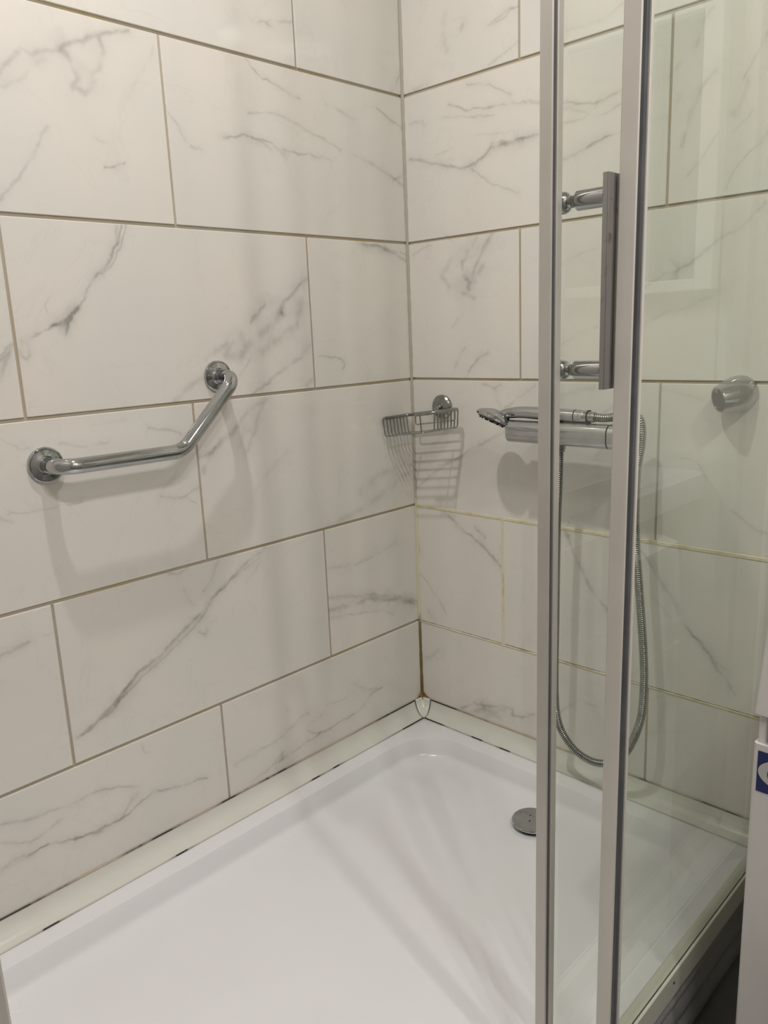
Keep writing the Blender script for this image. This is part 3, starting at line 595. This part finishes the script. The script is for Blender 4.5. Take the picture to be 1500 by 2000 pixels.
def stile(parent, x0, y0, z0, z1, w, dy, sp, sw, lp, alu):
    """vertical edge profile: wide face towards the opening, dark seal, thin outer lip"""
    box('edge_profile', x0, x0+w, y0, y0+dy, z0, z1, alu, parent, 0.0012)
    box('seal', x0+w-0.0005, x0+w+sp, y0+0.0012, y0+0.0012+sw, z0, z1, RUBBER, parent, 0.0006)
    box('lip', x0+w-0.0008, x0+w+lp, y0+0.0013+sw, y0+0.0058+sw, z0, z1, alu, parent, 0.0008)
fp = thing('fixed_glass_panel', 'fixed clear glass shower panel with aluminium edge profile, overlapping the sliding door', 'glass panel', (0.848, -0.31, Z_SILL))
stile(fp, 0.838, -0.624, Z_SILL-0.003, Z_TOP, 0.0195, 0.022, 0.0042, 0.0060, 0.0062, ALU_PALE)
box('glass_pane', 0.8455, 0.8505, -0.604, -0.018, Z_SILL-0.003, Z_TOP, GLASS, fp)
box('wall_profile', 0.836, 0.862, -0.030, 0.0, Z_SILL-0.003, Z_TOP, ALU, fp, 0.0012)
hd = tag(box('header_rail', 0.764, 0.876, END-0.018, -0.0005, Z_TOP-0.002, Z_TOP+0.05, ALU, None, 0.003), 'aluminium header rail above the shower doors', 'rail')
sd = thing('sliding_door', 'sliding clear glass shower door with chrome pull handle', 'shower door', (0.787, -0.36, Z_RIM))
stile(sd, 0.7745, -0.664, Z_RIM+0.003, Z_TOP, 0.0155, 0.020, 0.0012, 0.0028, 0.0034, ALU)
box('glass_pane', 0.7905, 0.7955, -0.646, -0.006, Z_RIM+0.003, Z_TOP, GLASS, sd)
# handle
HY, HZ1, HZ0 = -0.6252, ZC+0.2305, ZC+0.0600
bar = prism('handle', rrect(0.8292, 0.8360, -0.6352, -0.6092, 0.0012, 3), 2, ZC+0.0405, ZC+0.2515, CHROME_BAR, sd)
bar['label'] = 'worn square chrome pull handle'
for z in (HZ1, HZ0):
    lathe('post', (0.7957, HY, z), (1, 0, 0), [(0.0085, 0.0), (0.0100, 0.0015), (0.0100, 0.0338)], CHROME, bar, 24)
    lathe('knob', (0.7903, HY, z), (-1, 0, 0), [(0.0062, 0.0), (0.0062, 0.0035), (0.0095, 0.0055), (0.0112, 0.009), (0.0112, 0.017), (0.0100, 0.021), (0.006, 0.0235), (0.0, 0.0242)], CHROME, bar, 24)
def lean(root, k, z0, y0, y1):
    """leading edges of the panels stand slightly out of plumb"""
    todo = [(c, Vector(root.location)) for c in root.children]
    while todo:
        o, off = todo.pop(); base = off+o.location
        for vt in o.data.vertices:
            p = base+vt.co; wgt = min(1.0, max(0.0, (y1-p.y)/(y1-y0-0.06))); vt.co.y += k*(p.z-z0)*wgt
        todo += [(c, base) for c in o.children]
lean(fp, 0.0113, ZC-0.75, -0.624, -0.020); lean(sd, 0.0062, ZC-0.75, -0.664, -0.020)
jb = thing('door_jamb_profile', 'grey vertical door jamb profile on the near end wall', 'door jamb', (0.82, END+0.01, Z_SILL))
box('profile', 0.800, 0.842, END-0.0195, -1.2725, Z_SILL-0.001, Z_TOP-0.001, ALU, jb, 0.0015)
box('seal', 0.812, 0.822, -1.2727, -1.2690, Z_SILL-0.001, Z_TOP-0.001, RUBBER, jb, 0.0008)

# ------------------------------------------------------------------ grab bar
gl = hit(88, 908, 0, 0.0); gu = hit(424, 735, 0, 0.0); so_ = 0.060
el = hit(357, 880, 0, so_); z1_ = el.z-0.001
pa = [(0.001, gl.y, gl.z), (so_, gl.y, gl.z+0.000), (so_, el.y, z1_), (so_, gu.y, gu.z), (0.001, gu.y, gu.z)]
gb = thing('grab_bar', 'angled chrome grab bar with two round flanges on the marble wall', 'grab bar', (0.0, (gl.y+gu.y)/2, gl.z))
tube('bar', fillet(pa, [0.030, 0.045, 0.030], 10), 0.0125, CHROME, gb, seg=20)
for c in (gl, gu):
    fl = lathe('flange', (0.0002, c.y, c.z), (1, 0, 0), [(0.0285, 0.0), (0.0290, 0.0025), (0.0282, 0.0052), (0.0268, 0.0062), (0.0254, 0.0058), (0.0244, 0.0046), (0.0190, 0.0056), (0.0150, 0.0068), (0.0128, 0.0100)], CHROME, gb, 40)

# ------------------------------------------------------------------ soap basket
bk = thing('soap_basket', 'small chrome wire soap basket tilted on a round wall mount', 'soap basket', (0.0875, -0.07, ZC-0.115))
x1, x2, ya, yb = 0.008, 0.160, -0.111, -0.029
def zt(x): return ZC-0.0800+(x-x1)*0.128
hgt = 0.040
cr_ = [(0.108, ya), (x2, ya), (x2, yb), (x1, yb), (x1, ya), (0.020, ya)]
tube('rim', fillet([(x, y, zt(x)) for x, y in cr_], [0.010]*4, 6), 0.0038, CHROME_DULL, bk, seg=10)
wire_n = 8
for k in range(wire_n):
    y = ya+0.002+(yb-ya-0.004)*k/(wire_n-1)
    path = fillet([(x1, y, zt(x1)), (x1+0.005, y, zt(x1)-hgt), (x2-0.002, y, zt(x2)-hgt), (x2, y, zt(x2))], [0.006, 0.006], 4)
    tube('wire', path, 0.0016, CHROME_DULL, bk, seg=6)
tube('wire', fillet([(0.034, yb, zt(0.034)), (0.034, yb, zt(0.034)-0.024), (0.150, yb, zt(0.15)-0.024), (0.150, yb, zt(0.15))], [0.005, 0.005], 4), 0.0016, CHROME_DULL, bk, seg=6)
tube('wire', [(0.120, ya, zt(0.12)), (0.124, ya, zt(0.124)-hgt)], 0.0016, CHROME_DULL, bk, seg=6)
tube('wire', [(x1+0.030, ya+0.002, zt(x1+.03)-hgt), (x1+0.030, yb-0.002, zt(x1+.03)-hgt)], 0.0016, CHROME_DULL, bk, seg=6)
tube('wire', [(x2-0.030, ya+0.002, zt(x2-.03)-hgt), (x2-0.030, yb-0.002, zt(x2-.03)-hgt)], 0.0016, CHROME_DULL, bk, seg=6)
bm_ = hit(863, 794, 1, 0.0)
mt = lathe('wall_mount', (bm_.x+0.004, -0.0002, bm_.z), (0, -1, 0), [(0.0265, 0.0), (0.0272, 0.003), (0.0265, 0.007), (0.0235, 0.0100), (0.0150, 0.0112), (0.0090, 0.0125), (0.0085, 0.016)], CHROME_DULL, bk, 36)
tube('arm', [(bm_.x+0.004, -0.010, bm_.z), (bm_.x+0.004, -0.022, bm_.z-0.002), (bm_.x+0.004, yb, zt(bm_.x))], 0.006, CHROME_DULL, bk, seg=12)

# ------------------------------------------------------------------ shower valve
vz = ZC-0.0925
vv = thing('shower_valve', 'chrome thermostatic bar valve mounted on the marble wall', 'shower valve', (0.46, -0.07, vz-0.02))
def body(x0, x1, y0, y1, h, r, name, material=CHROME):
    return prism(name, rrect(y0, y1, vz-h/2, vz+h/2, r, 6), 0, x0, x1, material, vv)
body(0.4125, 0.548, -0.098, -0.046, 0.044, 0.015, 'valve_body')
body(0.3315, 0.410, -0.0975, -0.0465, 0.043, 0.015, 'flow_knob')
body(0.5505, 0.594, -0.0975, -0.0465, 0.043, 0.015, 'temperature_knob')
body(0.4095, 0.4130, -0.0955, -0.0485, 0.040, 0.014, 'joint_ring', DARK)
body(0.5475, 0.5510, -0.0955, -0.0485, 0.040, 0.014, 'joint_ring', DARK)
for x in (0.388, 0.538):
    lathe('wall_flange', (x, -0.0002, vz), (0, -1, 0), [(0.030, 0), (0.030, 0.003), (0.024, 0.010), (0.016, 0.013), (0.016, 0.048)], CHROME, vv, 32)
lathe('outlet', (0.440, -0.072, vz-0.020), (0, 0, -1), [(0.011, 0.0), (0.011, 0.010), (0.0095, 0.011), (0.0095, 0.016)], CHROME_DULL, vv, 20)

# ------------------------------------------------------------------ hand shower lying on the valve
hz = vz+0.0220+0.0125
hs = thing('hand_shower', 'chrome hand shower lying on top of the bar valve', 'hand shower', (0.40, -0.074, vz+0.022))
hp = spline([(0.322, -0.076, hz-0.0015), (0.345, -0.075, hz+0.0015), (0.375, -0.074, hz+0.002), (0.43, -0.073, hz), (0.484, -0.072, hz-0.0012)], 10)
rr = [0.0105+0.0018*min(1, k/25) for k in range(len(hp))]
tube('handle', hp, rr, CHROME, hs, seg=20)
hc = Vector((0.296, -0.079, hz-0.0130)); nrm = Vector((-0.32, -0.40, -1.0)).normalized()
hd_ = lathe('spray_head', hc-nrm*0.006, nrm, [(0.010, -0.012), (0.020, -0.009), (0.034, -0.003), (0.0405, 0.002), (0.0425, 0.007), (0.0410, 0.0105), (0.038, 0.0115), (0.0, 0.012)], CHROME, hs, 40)
NOZ = mat('dark_nozzle_face', (0.12, 0.12, 0.12), 0.4, noise=((0.02, 0.02, 0.02), 260, 0.46, 0.54))
lathe('nozzle_plate', hc+nrm*0.0055, nrm, [(0.036, 0.0), (0.036, 0.0018), (0.0, 0.002)], NOZ, hd_, 40)
u_ = nrm.orthogonal().normalized(); q_ = nrm.cross(u_)
for rr_, cn in ((0.031, 16), (0.020, 10), (0.009, 5)):
    for k in range(cn):
        a = 2*math.pi*k/cn; p = hc+nrm*0.0072+(u_*math.cos(a)+q_*math.sin(a))*rr_
        lathe('nozzle', p, nrm, [(0.0017, 0.0), (0.0013, 0.003)], DARK, hd_, 6)
tube('neck', spline([(0.306, -0.078, hz-0.0085), (0.316, -0.077, hz-0.0035), (0.326, -0.076, hz-0.001)], 6), 0.0105, CHROME, hs, seg=16)
for x in (0.4725, 0.500): lathe('ring', (x, -0.0725+0.0, hz-0.001), (1, 0, 0), [(0.0120, 0), (0.0128, 0.0006), (0.0128, 0.0016), (0.0120, 0.0022)], DARK, hs, 20)
lathe('hose_nut', (0.484, -0.072, hz-0.0012), (1, 0, 0), [(0.0118, 0), (0.0118, 0.015), (0.0100, 0.020), (0.0096, 0.030)], CHROME, hs, 20)

# ------------------------------------------------------------------ hose
ho = [(0.511, -0.072, hz-0.0015), (0.535, -0.071, hz-0.002), (0.560, -0.066, hz+0.002), (0.582, -0.058, hz+0.004), (0.5930, -0.052, hz-0.010), (0.5935, -0.050, hz-0.05), (0.588, -0.052, ZC-0.155), (0.589, -0.056, ZC-0.235), (0.594, -0.058, ZC-0.30), (0.602, -0.058, ZC-0.375), (0.6135, -0.056, ZC-0.50), (0.6165, -0.056, ZC-0.575), (0.612, -0.058, ZC-0.640), (0.590, -0.060, ZC-0.706), (0.560, -0.061, ZC-0.743), (0.523, -0.062, ZC-0.758), (0.486, -0.063, ZC-0.752), (0.455, -0.064, ZC-0.728), (0.436, -0.066, ZC-0.690), (0.430, -0.068, ZC-0.62), (0.432, -0.070, ZC-0.45), (0.435, -0.072, ZC-0.28), (0.438, -0.072, ZC-0.19), (0.440, -0.072, vz-0.034)]
hpth = resample(spline(ho, 14), 0.0013)
tag(tube('shower_hose', hpth, [0.0080 if k % 3 else 0.0058 for k in range(len(hpth))], CHROME_DULL, None, seg=10, deg=80, loc=(0.52, -0.062, ZC-0.765)), 'ribbed metal shower hose hanging in a long loop from the valve', 'hose')

# ------------------------------------------------------------------ hand shower wall bracket
bp_ = hit(1446, 768, 1, 0.0)
wb = thing('shower_holder', 'conical chrome hand shower holder on the marble wall', 'shower holder', (bp_.x, 0, bp_.z-0.03))
def loft(name, rings, material, seg=36, caps=True):
    """rings: (centre, normal, radius); neighbouring rings share their start direction"""
    V = []; Fc = []
    for c, nn, r in rings:
        nn = Vector(nn).normalized(); u = (Vector((0, 0, 1))-nn*nn.z).normalized(); q = nn.cross(u)
        V += [tuple(Vector(c)+(u*math.cos(2*math.pi*k/seg)+q*math.sin(2*math.pi*k/seg))*max(r, 1e-5)) for k in range(seg)]
    for i in range(len(rings)-1):
        for k in range(seg): Fc.append((i*seg+k, i*seg+(k+1) % seg, (i+1)*seg+(k+1) % seg, (i+1)*seg+k))
    if caps: Fc += [tuple(range(seg)), tuple((len(rings)-1)*seg+k for k in range(seg))]
    return autosmooth(mesh_obj(name, V, Fc, material, wb), 40)
B0 = Vector((bp_.x, 0, bp_.z)); nw = Vector((0, -1, 0)); nf = Vector((-0.62, -0.76, -0.20)).normalized()
C2 = B0+Vector((-0.0200, -0.0420, -0.0080))
def lerp_ring(t, r): return (B0.lerp(C2, t)+Vector((0, -0.0002, 0)), nw.lerp(nf, t), r)
loft('cone', [lerp_ring(0, 0.0300), lerp_ring(0.08, 0.0310), lerp_ring(0.25, 0.0305), lerp_ring(0.6, 0.0270), lerp_ring(0.94, 0.0228), (C2, nf, 0.0215), (C2, nf, 0.0190), (C2-nf*0.012, nf, 0.0175)], CHROME)
loft('socket', [(C2-nf*0.016, nf, 0.0176), (C2-nf*0.002, nf, 0.0184), (C2-nf*0.002, nf, 0.0)], DARK, 28)
us = Vector((0, 0, 1)); us = (us-nf*nf.z).normalized()
lathe('slot_pin', C2+us*0.0165-nf*0.004, nf, [(0.0050, 0.0), (0.0050, 0.0055), (0.0035, 0.0068), (0.0, 0.007)], CHROME_DULL, wb, 14)

# ------------------------------------------------------------------ white plastic unit beside the tray
YB, DB = -0.465, 0.25
XB = hit(1472, 1450, 1, YB).x
un = thing('plastic_unit', 'white plastic upright unit with a navy oval badge, standing on the floor', 'household unit', (XB+0.17, YB+DB/2, 0))
zb = hit(1472, 1450, 1, YB).z; zn = hit(1476, 1392, 1, YB).z; ztp = ZC-0.215
prism('lower_body', rrect(XB, XB+0.34, YB, YB+DB, 0.004, 4), 2, 0.0, zb, WHITEP, un)
prism('neck', rrect(XB+0.0030, XB+0.335, YB+0.004, YB+DB-0.004, 0.003, 4), 2, zb-0.003, zn+0.004, WHITEP, un)
gp = box('grip_recess', XB+0.013, XB+0.30, YB+0.0025, YB+0.02, zb+0.003, zn-0.002, mat('grip_grey', (0.30, 0.30, 0.30), 0.5, noise=((0.27, 0.27, 0.27), 10, .4, .7)), un)
V = []; Fc = []; n0 = 20
h1 = hit(1473, 1390, 1, YB); h2 = hit(1500, 1200, 1, YB); sl = (h2.x-h1.x)/(h2.z-h1.z)
lv = [(h1.x-XB, zn-0.001, 0.0), (h1.x-XB+sl*0.006, zn+0.006, 0.0), (h2.x-XB, h2.z, 0.003), (h2.x-XB+0.006, ztp-0.008, 0.006), (h2.x-XB+0.016, ztp, 0.02)]
for dx, z, dy in lv: V += [(x, y, z) for x, y in rrect(XB+dx, XB+0.34-dx, YB+dy-0.001, YB+DB-dy, 0.004, 4)]
for i in range(len(lv)-1):
    for k in range(n0): Fc.append((i*n0+k, i*n0+(k+1) % n0, (i+1)*n0+(k+1) % n0, (i+1)*n0+k))
Fc += [tuple(range(n0)), tuple((len(lv)-1)*n0+k for k in range(n0))]
autosmooth(mesh_obj('upper_body', V, Fc, WHITEP, un), 30)
bz1, bz0, bx0 = hit(1480, 1465, 1, YB).z, hit(1477, 1543, 1, YB).z, hit(1479, 1500, 1, YB).x
bd = box('badge', bx0, bx0+0.068, YB-0.0006, YB+0.0005, bz0, bz1, BLUE, un); bd['label'] = 'navy badge with pale oval'
oc = ((bx0+bx0+0.068)/2, (bz0+bz1)/2)
def ell(name, cx, cz, a, b, y, material, parent, th0=0, th1=2*math.pi, inner=0.0, seg=40):
    V = []; Fc = []
    for k in range(seg+1):
        t = th0+(th1-th0)*k/seg
        for s in (inner, 1.0): V.append((cx+a*s*math.cos(t), y, cz+b*s*math.sin(t)))
    for k in range(seg): Fc.append((2*k, 2*k+1, 2*k+3, 2*k+2))
    V += [(x, y+0.0005, z) for x, _, z in V[:]]
    return mesh_obj(name, V, Fc, material, parent)
ell('oval', oc[0]+0.0006, oc[1]+0.001, 0.0334, 0.0195, YB-0.0009, PALE, bd)
ell('letter', bx0+0.0255, oc[1], 0.0135, 0.0120, YB-0.0012, BLUE, bd, 0.7, 2*math.pi-0.7, 0.55)

# ------------------------------------------------------------------ framed mirror next to the shower (seen reflected in the glass)
mc = thing('framed_mirror', 'white framed wall mirror reflected in the shower glass', 'mirror', (1.26, 0, ZC+0.154))
mx0, mx1, mz0, mz1, fw = 1.002, 1.52, ZC+0.154, ZC+0.61, 0.032
FRAME = mat('white_frame', (0.82, 0.82, 0.79), 0.4, noise=((0.80, 0.80, 0.77), 8, .4, .7))
box('frame_side', mx0, mx0+fw, -0.030, -0.0002, mz0, mz1, FRAME, mc, 0.002); box('frame_side', mx1-fw, mx1, -0.030, -0.0002, mz0, mz1, FRAME, mc, 0.002)
box('frame_rail', mx0+fw, mx1-fw, -0.030, -0.0002, mz0, mz0+0.02, FRAME, mc, 0.002); box('frame_rail', mx0+fw, mx1-fw, -0.030, -0.0002, mz1-fw, mz1, FRAME, mc, 0.002)
box('mirror_glass', mx0+fw, mx1-fw, -0.018, -0.0004, mz0+0.02, mz1-fw, MIRROR, mc)

# ------------------------------------------------------------------ wash basin (seen reflected in the glass)
wbn = thing('wash_basin', 'white rectangular wash basin on the wall under the mirror', 'wash basin', (1.26, -0.2, ZC-0.20))
V = []; n0 = 28
lv = [(0.03, ZC-0.200), (0.004, ZC-0.196), (0.0, ZC-0.190), (0.0, ZC-0.158), (0.003, ZC-0.154), (0.035, ZC-0.154), (0.045, ZC-0.160), (0.075, ZC-0.190), (0.12, ZC-0.194)]
for d_, z in lv: V += [(x, y, z) for x, y in rrect(1.0+d_, 1.52-d_, -0.40+d_, -0.0002-(d_ if d_ > 0.02 else 0), 0.03, 6)]
Fc = [(i*n0+k, i*n0+(k+1) % n0, (i+1)*n0+(k+1) % n0, (i+1)*n0+k) for i in range(len(lv)-1) for k in range(n0)]+[tuple(range(n0)), tuple((len(lv)-1)*n0+k for k in range(n0))]
autosmooth(mesh_obj('bowl', V, Fc, TRAY, wbn), 40)
tube('tap', fillet([(1.26, -0.055, ZC-0.156), (1.26, -0.055, ZC-0.04), (1.26, -0.17, ZC-0.05)], [0.02], 6), 0.011, CHROME, wbn, seg=14)

# ------------------------------------------------------------------ door behind the camera
dk = struct(box('door_1', 1.05, 1.80, FY+0.0002, FY+0.035, 0.002, 1.98, DOORM, None, 0.002), 'dark bathroom door in the wall behind', 'door')
lathe('door_handle', (1.12, FY+0.034, 1.0), (0, 1, 0), [(0.024, 0), (0.024, 0.006), (0.010, 0.010), (0.010, 0.045), (0.020, 0.050), (0.018, 0.062), (0, 0.064)], CHROME, dk, 20)

# ------------------------------------------------------------------ downlights
def lens_mat():
    m, nt, b = newmat('lamp_lens'); b.inputs['Base Color'].default_value = (0.9, 0.9, 0.88, 1)
    b.inputs['Emission Color'].default_value = (*LAMP_COL, 1); b.inputs['Emission Strength'].default_value = 6.0
    return m
LENS = lens_mat()
places = {'shower': 'above the shower tray', 'room': 'over the middle of the bathroom floor'}
def lamp_light(parent, loc, watt, rad):
    ld = bpy.data.lights.new('lamp_light', 'AREA'); ld.shape = 'DISK'; ld.size = rad*2; ld.energy = watt; ld.color = LAMP_COL
    lo = bpy.data.objects.new('lamp_light', ld); COL.objects.link(lo); lo.parent = parent; lo.location = loc
for nm, (x, y), watt, rad in LAMPS:
    t = thing('downlight', 'round white recessed ceiling downlight '+places[nm], 'downlight', (x, y, CEIL), 'ceiling downlights')
    lathe('trim_ring', (x, y, CEIL+0.0005), (0, 0, -1), [(0.052, 0.0), (0.052, 0.004), (0.046, 0.008), (0.041, 0.005)], FRAME, t, 32)
    lathe('lens', (x, y, CEIL+0.0002), (0, 0, -1), [(0.040, 0.0), (0.040, 0.004), (0.0, 0.005)], LENS, t, 32)
    lamp_light(t, (0, 0, -0.010), watt, rad)
mx_ = SPOTS[1]
t = thing('spotlight_bar', 'white ceiling bar with three small spotlights', 'spotlight', (mx_[0], mx_[1], CEIL))
a_, b_ = Vector((*SPOTS[0], CEIL-0.008)), Vector((*SPOTS[2], CEIL-0.008)); e_ = (b_-a_).normalized()*0.04
tube('bar', [a_-e_, b_+e_], 0.008, FRAME, t, seg=10)
for x, y in SPOTS:
    h = lathe('spot_head', (x, y, CEIL-0.014), (0, 0, -1), [(0.012, 0.0), (0.024, 0.006), (0.026, 0.040), (0.022, 0.042), (0.020, 0.036)], FRAME, t, 24)
    lathe('lens', (x, y, CEIL-0.050), (0, 0, -1), [(0.019, 0.0), (0.019, 0.002), (0.0, 0.003)], LENS, h, 20)
    lamp_light(t, (x-mx_[0], y-mx_[1], -0.062), SPOT_W, 0.014)

# ------------------------------------------------------------------ water drops
DROP = glass_mat(); DROP.name = 'water'
rnd = random.Random(11)
for x, y in [(11, 1957), (57, 1958), (46, 1963), (35, 1969), (52, 1956), (26, 1977), (36, 1976), (20, 1984)]:
    p = hit(x+rnd.uniform(-1, 1), y, 2, ZF+0.001)
    tag(lathe('water_drop', p-Vector((0, 0, 0.0004)), (0, 0, 1), [(0.0024, 0), (0.0022, 0.0008), (0.0012, 0.0014), (0, 0.0015)], mat('water_film', (0.9, 0.9, 0.9), 0.02, spec=1.0), None, 10, loc=p), 'tiny clear water drop on the white tray floor', 'water drop', 'water drops on the tray')
